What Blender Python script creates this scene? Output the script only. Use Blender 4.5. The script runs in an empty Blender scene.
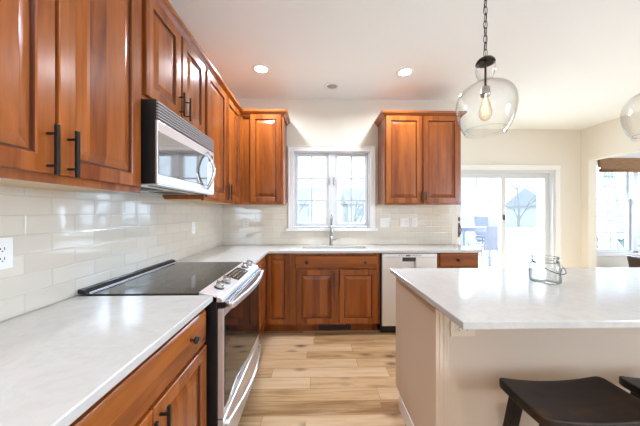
import bpy, bmesh, math, random
from mathutils import Vector, Matrix
random.seed(7)
PI = math.pi
SC = bpy.context.scene
COL = SC.collection

# ---------------------------------------------------------------- camera
cam = bpy.data.cameras.new('camera')
camo = bpy.data.objects.new('camera', cam); COL.objects.link(camo)
camo.location = (0, 0, 1.31)
camo.rotation_euler = (PI/2, 0, -math.atan(5.5/255))
cam.sensor_width = 36; cam.lens = 36*255/640
cam.clip_start = .02; cam.clip_end = 300
SC.camera = camo

# ---------------------------------------------------------------- world, light, exposure
w = bpy.data.worlds.new('overcast_sky'); SC.world = w; w.use_nodes = True
bg = w.node_tree.nodes['Background']
bg.inputs[0].default_value = (.66, .82, 1, 1); bg.inputs[1].default_value = 1.3
SC.view_settings.view_transform = 'Standard'
try: SC.view_settings.look = 'None'
except Exception: pass
SC.view_settings.exposure = 1.41; SC.view_settings.gamma = 1
SC.view_settings.use_curve_mapping = False
SC.cycles.max_bounces = 10; SC.cycles.diffuse_bounces = 6; SC.cycles.glossy_bounces = 5
SC.cycles.transparent_max_bounces = 24; SC.cycles.transmission_bounces = 10
SC.cycles.sample_clamp_indirect = 4.0
SC.cycles.caustics_reflective = False; SC.cycles.caustics_refractive = False
try: SC.cycles.use_denoising = True
except Exception: pass

def area(name, loc, rot, sx, sy, power, color=(1, 1, 1)):
    l = bpy.data.lights.new(name, 'AREA'); l.shape = 'RECTANGLE'; l.size = sx; l.size_y = sy
    l.energy = power; l.color = color
    o = bpy.data.objects.new(name, l); o.location = loc; o.rotation_euler = rot; COL.objects.link(o)
    return o
def aim(o, p): o.rotation_euler = (Vector(p)-o.location).to_track_quat('-Z', 'Y').to_euler()
# added unseen lamps high above the yard, boosting skylight to the slider and kitchen window
aim(area('sky_fill', (3.6, 10.5, 6.2), (0, 0, 0), 7, 5, 3950, (.58, .75, 1)), (3.0, 3.5, .9))
aim(area('sky_fill', (.2, 8.0, 5.4), (0, 0, 0), 4, 3, 1600, (.58, .75, 1)), (.2, 3.2, 1.5))
area('rear_fill', (.3, -3.56, 1.55), (PI/2, 0, 0), 1.0, 1.1, 6, (.66, .83, 1))  # weak fill lamp added behind the camera, in the rear wall opening
# added fill lamps out of view to the right, set in wall openings
area('side_fill', (4.66, -1.3, 1.5), (PI/2, 0, PI/2), 1.38, 1.18, 62, (.61, .765, 1))
area('dining_fill', (8.04, 3.0, 1.45), (PI/2, 0, PI/2), 1.78, 1.58, 24, (.61, .765, 1))

# ---------------------------------------------------------------- mesh helpers
class MB:
    def __init__(s): s.v = []; s.f = []; s.mi = []; s.sm = []
    def add(s, vs, fs, m=0, smooth=False):
        b = len(s.v); s.v += [tuple(v) for v in vs]
        for f in fs: s.f.append(tuple(b+i for i in f)); s.mi.append(m); s.sm.append(smooth)
        return s
    def box(s, x0, x1, y0, y1, z0, z1, m=0):
        v = [(x, y, z) for x in (x0, x1) for y in (y0, y1) for z in (z0, z1)]
        return s.add(v, [(0,1,3,2),(4,6,7,5),(0,4,5,1),(2,3,7,6),(0,2,6,4),(1,5,7,3)], m)
    def hexa(s, v, m=0):   # 8 corners, bottom 4 then top 4
        return s.add(v, [(0,3,2,1),(4,5,6,7),(0,1,5,4),(1,2,6,5),(2,3,7,6),(3,0,4,7)], m)
    def tube(s, pts, r, seg=10, m=0, closed=False, caps=True):
        pts = [Vector(p) for p in pts]; n = len(pts)
        rs = r if isinstance(r, (list, tuple)) else [r]*n
        vs = []; ref = None
        for i, p in enumerate(pts):
            if closed: t = pts[(i+1) % n]-pts[i-1]
            else: t = pts[min(i+1, n-1)]-pts[max(i-1, 0)]
            t.normalize()
            if ref is None:
                ref = Vector((0, 0, 1)) if abs(t.z) < .9 else Vector((1, 0, 0))
            a = (ref - t*ref.dot(t))
            if a.length < 1e-5: a = t.orthogonal()
            a.normalize(); b = t.cross(a); ref = a
            for k in range(seg):
                th = 2*PI*k/seg
                vs.append(p+(a*math.cos(th)+b*math.sin(th))*rs[i])
        fs = []
        for i in range(n if closed else n-1):
            for k in range(seg):
                a0 = i*seg+k; a1 = i*seg+(k+1) % seg; j = ((i+1) % n)*seg
                fs.append((a0, a1, j+(k+1) % seg, j+k))
        s.add(vs, fs, m, True)
        if caps and not closed:
            b = len(s.v)-n*seg
            s.f.append(tuple(b+k for k in reversed(range(seg)))); s.mi.append(m); s.sm.append(False)
            s.f.append(tuple(b+(n-1)*seg+k for k in range(seg))); s.mi.append(m); s.sm.append(False)
        return s
    def lathe(s, prof, c=(0, 0, 0), seg=32, m=0, axis='z', smooth=True, sx=1, sy=1):
        vs = []; n = len(prof)
        for r, h in prof:
            for k in range(seg):
                th = 2*PI*k/seg; a, b = r*math.cos(th)*sx, r*math.sin(th)*sy
                if axis == 'z': p = (c[0]+a, c[1]+b, c[2]+h)
                elif axis == 'y': p = (c[0]+a, c[1]+h, c[2]+b)
                else: p = (c[0]+h, c[1]+a, c[2]+b)
                vs.append(p)
        fs = []
        for i in range(n-1):
            for k in range(seg):
                fs.append((i*seg+k, i*seg+(k+1) % seg, (i+1)*seg+(k+1) % seg, (i+1)*seg+k))
        s.add(vs, fs, m, smooth); return s
    def rings(s, w, h, rl, x=0, z=0, m=0, fill=True, dark=()):   # concentric rectangles facing -y
        vs = []
        for ins, y in rl:
            vs += [(x+ins, y, z+ins), (x+w-ins, y, z+ins), (x+w-ins, y, z+h-ins), (x+ins, y, z+h-ins)]
        fs = []
        for i in range(len(rl)-1):
            for k in range(4):
                fs.append((i*4+k, i*4+(k+1) % 4, (i+1)*4+(k+1) % 4, (i+1)*4+k))
        if fill: b = (len(rl)-1)*4; fs.append((b, b+1, b+2, b+3))
        b0 = len(s.f); s.add(vs, fs, m)
        for i in dark:
            for k in range(4): s.mi[b0+i*4+k] = 1
        return s
    def ribbon(s, pts, wd, t, m=0):   # strap: vertical width wd, thickness t, follows pts in plan
        pts = [Vector(p) for p in pts]; n = len(pts); vs = []
        for i, p in enumerate(pts):
            d = pts[min(i+1, n-1)]-pts[max(i-1, 0)]; d.z = 0; d.normalize()
            nn = Vector((d.y, -d.x, 0))
            for a, b in ((-1, -1), (1, -1), (1, 1), (-1, 1)):
                vs.append(p+nn*a*t/2+Vector((0, 0, b*wd/2)))
        fs = [(i*4+k, i*4+(k+1) % 4, i*4+4+(k+1) % 4, i*4+4+k) for i in range(n-1) for k in range(4)]
        fs += [(3, 2, 1, 0), tuple((n-1)*4+k for k in range(4))]
        return s.add(vs, fs, m)
    def sweep(s, path, prof, m=0, pre=None, post=None):   # path in plan, profile (outward to the right of travel, z), mitred
        P = [Vector((p[0], p[1])) for p in path]; n = len(P); k = len(prof); vs = []
        for i in range(n):
            d0 = (P[i]-P[i-1]).normalized() if i else None
            d1 = (P[i+1]-P[i]).normalized() if i < n-1 else None
            n0 = Vector((d0.y, -d0.x)) if d0 else None; n1 = Vector((d1.y, -d1.x)) if d1 else None
            if i == 0 and pre: d0 = (P[0]-Vector(pre)).normalized(); n0 = Vector((d0.y, -d0.x))
            if i == n-1 and post: d1 = (Vector(post)-P[i]).normalized(); n1 = Vector((d1.y, -d1.x))
            if n0 is None: mv = n1
            elif n1 is None: mv = n0
            else: mv = (n0+n1)/(1+n0.dot(n1))
            for o, z in prof: vs.append((P[i].x+mv.x*o, P[i].y+mv.y*o, z))
        fs = [(i*k+j, i*k+(j+1) % k, (i+1)*k+(j+1) % k, (i+1)*k+j) for i in range(n-1) for j in range(k)]
        fs += [tuple(reversed(range(k))), tuple((n-1)*k+j for j in range(k))]
        return s.add(vs, fs, m)
    def slab(s, xs, ys, z0, z1, solid, m=0):   # plate on a grid of cells, solid(i, j)
        nx, ny = len(xs), len(ys); vid = {}
        def V(i, j, t):
            key = (i, j, t)
            if key not in vid: vid[key] = len(vs); vs.append((xs[i], ys[j], (z0, z1)[t]))
            return vid[key]
        vs = []; fs = []
        S = lambda i, j: 0 <= i < nx-1 and 0 <= j < ny-1 and solid(i, j)
        for i in range(nx-1):
            for j in range(ny-1):
                if not S(i, j): continue
                fs.append((V(i,j,1), V(i+1,j,1), V(i+1,j+1,1), V(i,j+1,1)))
                fs.append((V(i,j,0), V(i,j+1,0), V(i+1,j+1,0), V(i+1,j,0)))
                if not S(i-1, j): fs.append((V(i,j,0), V(i,j,1), V(i,j+1,1), V(i,j+1,0)))
                if not S(i+1, j): fs.append((V(i+1,j,0), V(i+1,j+1,0), V(i+1,j+1,1), V(i+1,j,1)))
                if not S(i, j-1): fs.append((V(i,j,0), V(i+1,j,0), V(i+1,j,1), V(i,j,1)))
                if not S(i, j+1): fs.append((V(i,j+1,0), V(i,j+1,1), V(i+1,j+1,1), V(i+1,j+1,0)))
        return s.add(vs, fs, m)
    def build(s, name, mats, parent=None, loc=(0, 0, 0), rot=(0, 0, 0), bevel=0, seg=2, normals=True, label=None):
        me = bpy.data.meshes.new(name); me.from_pydata(s.v, [], s.f)
        for i, p in enumerate(me.polygons): p.material_index = s.mi[i]; p.use_smooth = s.sm[i]
        if not isinstance(mats, (list, tuple)): mats = [mats]
        for mm in mats: me.materials.append(mm)
        if normals:
            b = bmesh.new(); b.from_mesh(me); bmesh.ops.recalc_face_normals(b, faces=b.faces); b.to_mesh(me); b.free()
        me.update()
        o = bpy.data.objects.new(name, me); COL.objects.link(o)
        o.location = loc; o.rotation_euler = rot
        if parent: o.parent = parent
        if bevel:
            md = o.modifiers.new('bevel', 'BEVEL'); md.width = bevel; md.segments = seg
            md.limit_method = 'ANGLE'; md.angle_limit = math.radians(40)
        if label: o['label'] = label
        return o

def tag(o, label=None, cat=None, group=None, kind=None):
    if label: o['label'] = label
    if cat: o['category'] = cat
    if group: o['group'] = group
    if kind: o['kind'] = kind
    return o
def thing(name, label, cat, loc=(0, 0, 0), rz=0, group=None):
    o = bpy.data.objects.new(name, None); COL.objects.link(o); o.empty_display_size = .1
    o.location = loc; o.rotation_euler = (0, 0, rz)
    return tag(o, label, cat, group)
def children(o): return [c for c in bpy.data.objects if c.parent == o]
def copy_tree(o, parent=None):
    c = o.copy(); COL.objects.link(c)
    if parent: c.parent = parent
    for ch in children(o): copy_tree(ch, c)
    return c

# ---------------------------------------------------------------- materials
class N:
    def __init__(s, name):
        s.mat = bpy.data.materials.new(name); s.mat.use_nodes = True; s.t = s.mat.node_tree
        s.b = s.t.nodes['Principled BSDF']; s.out = s.t.nodes['Material Output']
    def n(s, typ, **kw):
        nd = s.t.nodes.new(typ)
        for k, v in kw.items():
            if k.startswith('i_'):
                key = k[2:]; key = int(key) if key.isdigit() else key.replace('_', ' ')
                nd.inputs[key].default_value = v
            else: setattr(nd, k, v)
        return nd
    def l(s, a, b): s.t.links.new(a, b)
    def math(s, op, a, b=None, c=None):
        nd = s.n('ShaderNodeMath', operation=op)
        for i, v in enumerate((a, b, c)):
            if v is None: continue
            if isinstance(v, (int, float)): nd.inputs[i].default_value = v
            else: s.l(v, nd.inputs[i])
        return nd.outputs[0]
    def ramp(s, fac, stops):
        r = s.n('ShaderNodeValToRGB'); s.l(fac, r.inputs[0]); e = r.color_ramp.elements
        while len(e) < len(stops): e.new(.5)
        for i, (p, c) in enumerate(stops): e[i].position = p; e[i].color = (*c, 1)
        return r.outputs[0]
    def mix(s, fac, a, b, mode='MIX'):
        m = s.n('ShaderNodeMix', data_type='RGBA', blend_type=mode)
        for v, i in ((fac, 0), (a, 6), (b, 7)):
            if isinstance(v, (int, float)): m.inputs[i].default_value = v
            elif isinstance(v, tuple): m.inputs[i].default_value = (*v, 1)
            else: s.l(v, m.inputs[i])
        return m.outputs[2]
    def bump(s, h, strength=.2, dist=.01):
        b = s.n('ShaderNodeBump'); b.inputs['Strength'].default_value = strength; b.inputs['Distance'].default_value = dist
        s.l(h, b.inputs['Height']); s.l(b.outputs[0], s.b.inputs['Normal'])
def plain(name, col, rough=.5, metal=0, bump=0, bscale=60, spec=.5, coat=0, emit=None, estr=0, vary=0):
    m = N(name); m.b.inputs['Base Color'].default_value = (*col, 1)
    m.b.inputs['Roughness'].default_value = rough; m.b.inputs['Metallic'].default_value = metal
    m.b.inputs['Specular IOR Level'].default_value = spec; m.b.inputs['Coat Weight'].default_value = coat
    tc = m.n('ShaderNodeTexCoord')
    nz = m.n('ShaderNodeTexNoise', i_Scale=bscale, i_Detail=4.); m.l(tc.outputs['Object'], nz.inputs['Vector'])
    if vary:
        m.l(m.mix(m.math('MULTIPLY', nz.outputs[0], vary), col, tuple(c*.6 for c in col)), m.b.inputs['Base Color'])
    if bump: m.bump(nz.outputs[0], bump, .004)
    if emit:
        m.b.inputs['Emission Color'].default_value = (*emit, 1); m.b.inputs['Emission Strength'].default_value = estr
    return m.mat

def wood(name, axis='z', light=(.42, .122, .019), dark=(.115, .019, .003), stave=.075, rough=.27):
    m = N(name); tc = m.n('ShaderNodeTexCoord'); oi = m.n('ShaderNodeObjectInfo')
    sp = m.n('ShaderNodeSeparateXYZ'); m.l(tc.outputs['Object'], sp.inputs[0])
    rnd = m.math('MULTIPLY', oi.outputs['Random'], 37.)
    across = sp.outputs[0] if axis == 'z' else sp.outputs[2]
    st = m.math('FLOOR', m.math('DIVIDE', m.math('ADD', across, m.math('MULTIPLY', oi.outputs['Random'], .3)), stave))
    wn = m.n('ShaderNodeTexWhiteNoise', noise_dimensions='2D'); cb = m.n('ShaderNodeCombineXYZ')
    m.l(st, cb.inputs[0]); m.l(rnd, cb.inputs[1]); m.l(cb.outputs[0], wn.inputs['Vector'])
    mp = m.n('ShaderNodeVectorMath', operation='MULTIPLY')
    mp.inputs[1].default_value = (16, 16, 1.6) if axis == 'z' else (1.6, 16, 16)
    ad = m.n('ShaderNodeVectorMath', operation='ADD'); c2 = m.n('ShaderNodeCombineXYZ')
    m.l(rnd, c2.inputs[0]); m.l(rnd, c2.inputs[1]); m.l(m.math('MULTIPLY', wn.outputs[0], 9.), c2.inputs[2])
    m.l(tc.outputs['Object'], mp.inputs[0]); m.l(mp.outputs[0], ad.inputs[0]); m.l(c2.outputs[0], ad.inputs[1])
    nz = m.n('ShaderNodeTexNoise', i_Scale=1., i_Detail=5., i_Roughness=.6, i_Distortion=.8); m.l(ad.outputs[0], nz.inputs['Vector'])
    fn = m.n('ShaderNodeTexNoise', i_Scale=7., i_Detail=2.); m.l(ad.outputs[0], fn.inputs['Vector'])
    f = m.math('ADD', m.math('MULTIPLY', nz.outputs[0], .68), m.math('MULTIPLY', wn.outputs[0], .25))
    f = m.math('ADD', f, m.math('MULTIPLY', fn.outputs[0], .12))
    mid = tuple((a+b)/2 for a, b in zip(light, dark))
    m.l(m.ramp(f, [(.24, dark), (.5, mid), (.78, light)]), m.b.inputs['Base Color'])
    m.b.inputs['Roughness'].default_value = rough; m.b.inputs['Coat Weight'].default_value = .30
    m.b.inputs['Specular IOR Level'].default_value = .32
    m.b.inputs['Coat Roughness'].default_value = .20
    m.bump(nz.outputs[0], .03, .002)
    return m.mat

WZ = wood('cherry_vertical', 'z'); WX = wood('cherry_horizontal', 'x'); WG = plain('dark_cherry_groove', (.085, .018, .004), .35)  # door grooves take a darker cherry tone
M_under = plain('pale_maple_underside', (.70, .50, .28), .5)
M_wall = plain('cream_paint', (.78, .735, .645), .7, bump=.05, bscale=220)
M_wall2 = plain('warm_cream_paint', (.80, .755, .685), .7, bump=.05, bscale=220)
M_wall3 = plain('pale_cream_paint', (.82, .77, .68), .7, bump=.05, bscale=220)
M_ceil = plain('ceiling_paint', (.87, .90, .91), .8, bump=.35, bscale=90)
M_white = plain('white_trim_paint', (.86, .85, .83), .35)
M_sash = plain('white_vinyl', (.66, .68, .70), .3)
M_munt = plain('white_grille_shaded', (.50, .53, .57), .4)  # white grilles, their backlit shade mixed into the base colour as grey
M_black = plain('black_hardware', (.018, .014, .012), .35, metal=.4)
M_blackplastic = plain('black_enamel', (.008, .008, .009), .3)
M_island = plain('greige_cabinet_paint', (.63, .505, .39), .45)
M_plate = plain('white_plastic', (.85, .83, .79), .3)
M_beigeplate = plain('beige_plastic', (.72, .62, .48), .4)
M_slot = plain('dark_slot', (.03, .03, .03), .5)
M_chrome = plain('polished_chrome', (.80, .80, .80), .1, metal=1)
M_nickel = plain('brushed_nickel', (.48, .465, .44), .22, metal=1)
M_bronze = plain('dark_bronze', (.035, .022, .016), .35, metal=.8)
M_leather = plain('dark_brown_leather', (.10, .055, .035), .4, bump=.2, bscale=80)
M_brass = plain('nailhead_brass', (.5, .4, .25), .3, metal=1)

def steel(name, axis, col=(.70, .69, .68), rough=.24, metal=.95):
    m = N(name); tc = m.n('ShaderNodeTexCoord'); mp = m.n('ShaderNodeVectorMath', operation='MULTIPLY')
    sc = [300, 300, 300]; sc['xyz'.index(axis)] = 3; mp.inputs[1].default_value = sc
    m.l(tc.outputs['Object'], mp.inputs[0])
    nz = m.n('ShaderNodeTexNoise', i_Scale=1., i_Detail=2.); m.l(mp.outputs[0], nz.inputs['Vector'])
    m.b.inputs['Base Color'].default_value = (*col, 1); m.b.inputs['Metallic'].default_value = metal
    m.l(m.math('MULTIPLY_ADD', nz.outputs[0], .12, rough-.06), m.b.inputs['Roughness'])
    m.bump(nz.outputs[0], .02, .001)
    return m.mat
M_steel = steel('brushed_steel', 'x', (.78, .77, .78), .36, .85); M_steelv = steel('brushed_steel_panel', 'z', (.86, .85, .83), .34, .5)

def black_glass():
    m = N('black_glass'); m.b.inputs['Base Color'].default_value = (.010, .009, .008, 1)
    m.b.inputs['Roughness'].default_value = .04; m.b.inputs['IOR'].default_value = 1.55
    m.b.inputs['Specular IOR Level'].default_value = .9
    tc = m.n('ShaderNodeTexCoord'); nz = m.n('ShaderNodeTexNoise', i_Scale=3.); m.l(tc.outputs['Object'], nz.inputs['Vector'])
    m.l(m.math('MULTIPLY_ADD', nz.outputs[0], .03, .03), m.b.inputs['Roughness'])
    return m.mat
M_bglass = black_glass()
M_mirror = N('smoked_reflective_glass'); M_mirror.b.inputs['Base Color'].default_value = (.30, .29, .28, 1)
M_mirror.b.inputs['Metallic'].default_value = .8; M_mirror.b.inputs['Roughness'].default_value = .05; M_mirror = M_mirror.mat

def thin_glass(name, tint=(1, 1, 1), edge=(.80, .82, .82), gl=.9, blend=.35):
    m = N(name); t = m.t; t.nodes.remove(m.b)
    tr = m.n('ShaderNodeBsdfTransparent'); gs = m.n('ShaderNodeBsdfGlossy'); gs.inputs['Roughness'].default_value = .02
    gs.inputs['Color'].default_value = (gl, gl, gl, 1)
    lw = m.n('ShaderNodeLayerWeight'); lw.inputs[0].default_value = blend
    l5 = m.n('ShaderNodeLayerWeight'); l5.inputs[0].default_value = .5
    m.l(m.mix(m.math('POWER', lw.outputs['Facing'], 2.0), tint, edge), tr.inputs[0])
    fr = m.math('MULTIPLY_ADD', m.math('POWER', l5.outputs['Facing'], 4.), .7, .045)
    mx = m.n('ShaderNodeMixShader'); m.l(fr, mx.inputs[0]); m.l(tr.outputs[0], mx.inputs[1]); m.l(gs.outputs[0], mx.inputs[2])
    m.l(mx.outputs[0], m.out.inputs[0]); return m.mat
M_pane = thin_glass('window_glass', (.97, .98, .98), (.9, .92, .92))
M_shade = thin_glass('clear_blown_glass', (.985, .985, .98), (.52, .50, .47), 1, .5)

def quartz():
    m = N('white_quartz'); tc = m.n('ShaderNodeTexCoord')
    a = m.n('ShaderNodeTexNoise', i_Scale=9., i_Detail=8., i_Roughness=.7, i_Distortion=1.6); m.l(tc.outputs['Object'], a.inputs['Vector'])
    b = m.n('ShaderNodeTexNoise', i_Scale=55., i_Detail=4.); m.l(tc.outputs['Object'], b.inputs['Vector'])
    f = m.math('ADD', m.math('MULTIPLY', a.outputs[0], .75), m.math('MULTIPLY', b.outputs[0], .25))
    m.l(m.ramp(f, [(.30, (.50, .485, .46)), (.5, (.55, .54, .52)), (.70, (.59, .58, .565))]), m.b.inputs['Base Color'])
    m.b.inputs['Roughness'].default_value = .13
    return m.mat
M_quartz = quartz()

def tile(name, ax, phase):
    m = N(name); tc = m.n('ShaderNodeTexCoord'); sp = m.n('ShaderNodeSeparateXYZ'); m.l(tc.outputs['Object'], sp.inputs[0])
    cb = m.n('ShaderNodeCombineXYZ')
    m.l(m.math('ADD', sp.outputs[ax], phase), cb.inputs[0]); m.l(m.math('SUBTRACT', sp.outputs[2], .914-.0775*4), cb.inputs[1])
    br = m.n('ShaderNodeTexBrick', offset=.5, offset_frequency=2)
    br.inputs['Scale'].default_value = 1; br.inputs['Mortar Size'].default_value = .0018; br.inputs['Mortar Smooth'].default_value = .3
    br.inputs['Brick Width'].default_value = .2125; br.inputs['Row Height'].default_value = .0775
    br.inputs['Color1'].default_value = (.71, .65, .545, 1); br.inputs['Color2'].default_value = (.655, .595, .495, 1)
    br.inputs['Mortar'].default_value = (.58, .53, .45, 1)
    m.l(cb.outputs[0], br.inputs['Vector']); m.l(br.outputs['Color'], m.b.inputs['Base Color'])
    m.b.inputs['Roughness'].default_value = .07; m.b.inputs['IOR'].default_value = 1.6; m.b.inputs['Coat Weight'].default_value = 1; m.b.inputs['Coat IOR'].default_value = 1.7; m.b.inputs['Coat Roughness'].default_value = .03
    b2 = m.n('ShaderNodeTexBrick', offset=.5, offset_frequency=2)
    b2.inputs['Scale'].default_value = 1; b2.inputs['Mortar Size'].default_value = .007; b2.inputs['Mortar Smooth'].default_value = 1
    b2.inputs['Brick Width'].default_value = .2125; b2.inputs['Row Height'].default_value = .0775
    m.l(cb.outputs[0], b2.inputs['Vector'])
    nz = m.n('ShaderNodeTexNoise', i_Scale=14., i_Detail=1.); m.l(tc.outputs['Object'], nz.inputs['Vector'])
    h = m.math('SUBTRACT', m.math('MULTIPLY', nz.outputs[0], .10), b2.outputs['Fac'])
    m.bump(h, .35, .004); return m.mat
M_tileL = tile('ivory_subway_tile_side', 1, -1.029+.2125*6.5); M_tileB = tile('ivory_subway_tile_back', 0, .2125*10)

def oak_floor():
    m = N('oak_planks'); tc = m.n('ShaderNodeTexCoord'); sp = m.n('ShaderNodeSeparateXYZ'); m.l(tc.outputs['Object'], sp.inputs[0])
    row = m.math('FLOOR', m.math('DIVIDE', sp.outputs[1], .127))
    w1 = m.n('ShaderNodeTexWhiteNoise', noise_dimensions='1D'); m.l(row, w1.inputs['W'])
    xs = m.math('ADD', sp.outputs[0], m.math('MULTIPLY', w1.outputs[0], 3.))
    cell = m.math('FLOOR', m.math('DIVIDE', xs, .95))
    cb = m.n('ShaderNodeCombineXYZ'); m.l(row, cb.inputs[0]); m.l(cell, cb.inputs[1])
    w2 = m.n('ShaderNodeTexWhiteNoise', noise_dimensions='2D'); m.l(cb.outputs[0], w2.inputs['Vector'])
    gv = m.n('ShaderNodeCombineXYZ'); m.l(m.math('MULTIPLY', xs, 2.2), gv.inputs[0]); m.l(m.math('MULTIPLY', sp.outputs[1], 26.), gv.inputs[1])
    m.l(m.math('MULTIPLY', w2.outputs[0], 20.), gv.inputs[2])
    g = m.n('ShaderNodeTexNoise', i_Scale=1., i_Detail=6., i_Roughness=.6, i_Distortion=.6); m.l(gv.outputs[0], g.inputs['Vector'])
    f = m.math('ADD', m.math('MULTIPLY_ADD', g.outputs[0], 1.0, -.25), m.math('MULTIPLY', w2.outputs[0], .5))
    col = m.ramp(f, [(.22, (.28, .145, .055)), (.5, (.56, .37, .195)), (.78, (.69, .515, .335))])
    # knots
    kv = m.n('ShaderNodeCombineXYZ'); m.l(m.math('MULTIPLY', xs, 3.4), kv.inputs[0]); m.l(m.math('MULTIPLY', sp.outputs[1], 7.), kv.inputs[1])
    vo = m.n('ShaderNodeTexVoronoi', i_Scale=1.); m.l(kv.outputs[0], vo.inputs['Vector'])
    sc = m.n('ShaderNodeSeparateColor'); m.l(vo.outputs['Color'], sc.inputs[0])
    few = m.math('GREATER_THAN', sc.outputs[0], .55)
    kn = m.math('MULTIPLY', few, m.math('SUBTRACT', 1., m.math('SMOOTH_MIN', m.math('MULTIPLY', vo.outputs['Distance'], 3.6), 1., .3)))
    kn = m.math('MAXIMUM', m.math('MULTIPLY', kn, m.math('ADD', g.outputs[0], .75)), 0.)
    col = m.mix(kn, col, (.10, .045, .02))
    # joints
    fy = m.math('FRACT', m.math('DIVIDE', sp.outputs[1], .127)); fx = m.math('FRACT', m.math('DIVIDE', xs, .95))
    jy = m.math('LESS_THAN', m.math('MINIMUM', fy, m.math('SUBTRACT', 1., fy)), .014)
    jx = m.math('LESS_THAN', m.math('MINIMUM', fx, m.math('SUBTRACT', 1., fx)), .0018)
    j = m.math('MAXIMUM', jy, jx)
    col = m.mix(m.math('MULTIPLY', j, .65), col, (.20, .10, .04))
    m.l(col, m.b.inputs['Base Color']); m.b.inputs['Roughness'].default_value = .38
    m.bump(m.math('SUBTRACT', m.math('MULTIPLY', g.outputs[0], .2), j), .25, .002); return m.mat
M_floor = oak_floor()

# ---------------------------------------------------------------- room shell
CZ = 2.745; WL = -1.15; YB = 3.208; YN = 4.29; XR = 4.58; XE = 1.816
def struct(name, mb, mat, bevel=0, **k):
    o = mb.build(name, mat, bevel=bevel, **k); o['kind'] = 'structure'; return o
def wall_y(x0, x1, y0, y1, z0, z1, holes):   # slab along x with holes (x0,x1,z0,z1)
    mb = MB(); xs = sorted({x0, x1, *[h[0] for h in holes], *[h[1] for h in holes]}); zs = sorted({z0, z1, *[h[2] for h in holes], *[h[3] for h in holes]})
    def solid(i, j):
        cx = (xs[i]+xs[i+1])/2; cz = (zs[j]+zs[j+1])/2
        return not any(h[0] < cx < h[1] and h[2] < cz < h[3] for h in holes)
    mb.slab(xs, zs, -y1, -y0, solid)
    mb.v = [(a, -c, b) for a, b, c in mb.v]; return mb
def wall_x(y0, y1, x0, x1, z0, z1, holes):
    mb = wall_y(y0, y1, x0, x1, z0, z1, holes); mb.v = [(b, a, c) for a, b, c in mb.v]; return mb
struct('floor', MB().box(WL-.15, 8.15, -3.65, 5.15, -.05, 0), M_floor)
struct('ceiling', MB().box(WL-.15, 8.15, -3.65, 5.15, CZ, CZ+.1), M_ceil)
struct('wall_left', MB().box(WL-.14, WL, -3.65, YB+.14, 0, CZ), M_wall)
WX0, WX1, WZ0, WZ1 = -.262, .70, 1.118, 2.085
struct('wall_back', wall_y(WL, XE, YB, YB+.14, 0, CZ, [(WX0, WX1, WZ0, WZ1)]), M_wall)
struct('wall_return', MB().box(XE-.12, XE, YB+.14, YN, 0, CZ), M_wall2)
SX0, SX1, SZ1 = 2.40, 4.135, 2.045
struct('wall_nook', wall_y(XE-.12, XR, YN, YN+.14, 0, CZ, [(SX0, SX1, 0, SZ1)]), M_wall2)
struct('wall_right', wall_x(-3.5, YN+.14, XR, XR+.14, 0, CZ, [(-2.0, -.6, .9, 2.1), (1.6, 4.165, 0, 2.195)]), M_wall3)
struct('wall_rear', wall_y(WL, XR+.14, -3.65, -3.5, 0, CZ, [(-.2, .8, 1.0, 2.1)]), M_wall)
NX0, NX1, NZ0, NZ1 = 5.64, 7.30, .51, 2.36
struct('wall_dining_back', wall_y(XR+.14, 8.0, 5.0, 5.15, 0, CZ, [(NX0, NX1, NZ0, NZ1)]), M_wall2)
struct('wall_dining_side', MB().box(XR, XR+.14, YN+.14, 5.15, 0, CZ), M_wall2)
struct('wall_dining_right', wall_x(1.0, 5.15, 8.0, 8.15, 0, CZ, [(2.1, 3.9, .65, 2.25)]), M_wall2)  # unseen opening added to house the dining fill lamp
struct('wall_dining_front', MB().box(XR+.14, 8.0, .9, 1.0, 0, CZ), M_wall2)
# baseboards
bp = [(0, 0), (.014, 0), (.014, .09), (.009, .105), (0, .11)]
struct('baseboard_nook', MB().sweep([(XE, YB), (XE, YN), (SX0-.10, YN)], bp), M_white)
struct('baseboard_right', MB().sweep([(SX1+.10, YN), (XR, YN), (XR, 4.17)], bp), M_white)
# backsplash
struct('trim_1', MB().box(WL, WL+.009, -.6, YB, .914, 1.43), M_tileL)
struct('trim_2', wall_y(WL+.009, 1.745, YB-.009, YB, .914, 1.43, [(-.335, .765, 1.084, 1.44)]), M_tileB)

# ---------------------------------------------------------------- windows
def casing(mb, x0, x1, z0, z1, wd, y, t=.018, sill=True):
    mb.box(x0-wd, x0, y-t, y, z0, z1); mb.box(x1, x1+wd, y-t, y, z0, z1)
    mb.box(x0-wd, x1+wd, y-t, y, z1, z1+wd)
    mb.box(x0-wd-.006, x1+wd+.006, y-t-.006, y, z1+wd-.012, z1+wd)
    mb.box(x0-wd, x0-wd+.012, y-t-.006, y, z0, z1+wd); mb.box(x1+wd-.012, x1+wd, y-t-.006, y, z0, z1+wd)
    if not sill: mb.box(x0-wd, x1+wd, y-t, y, z0-wd, z0)
def win_root(n):
    o = bpy.data.objects.new('window_%d' % n, None); COL.objects.link(o); o['kind'] = 'structure'; return o
w1 = win_root(1)
mb = MB(); casing(mb, WX0, WX1, WZ0, WZ1, .066, YB); mb.build('casing', M_white, w1, bevel=.003)
MB().box(WX0-.095, WX1+.09, YB-.04, YB+.05, WZ0-.032, WZ0).build('sill', M_white, w1, bevel=.004)
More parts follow.
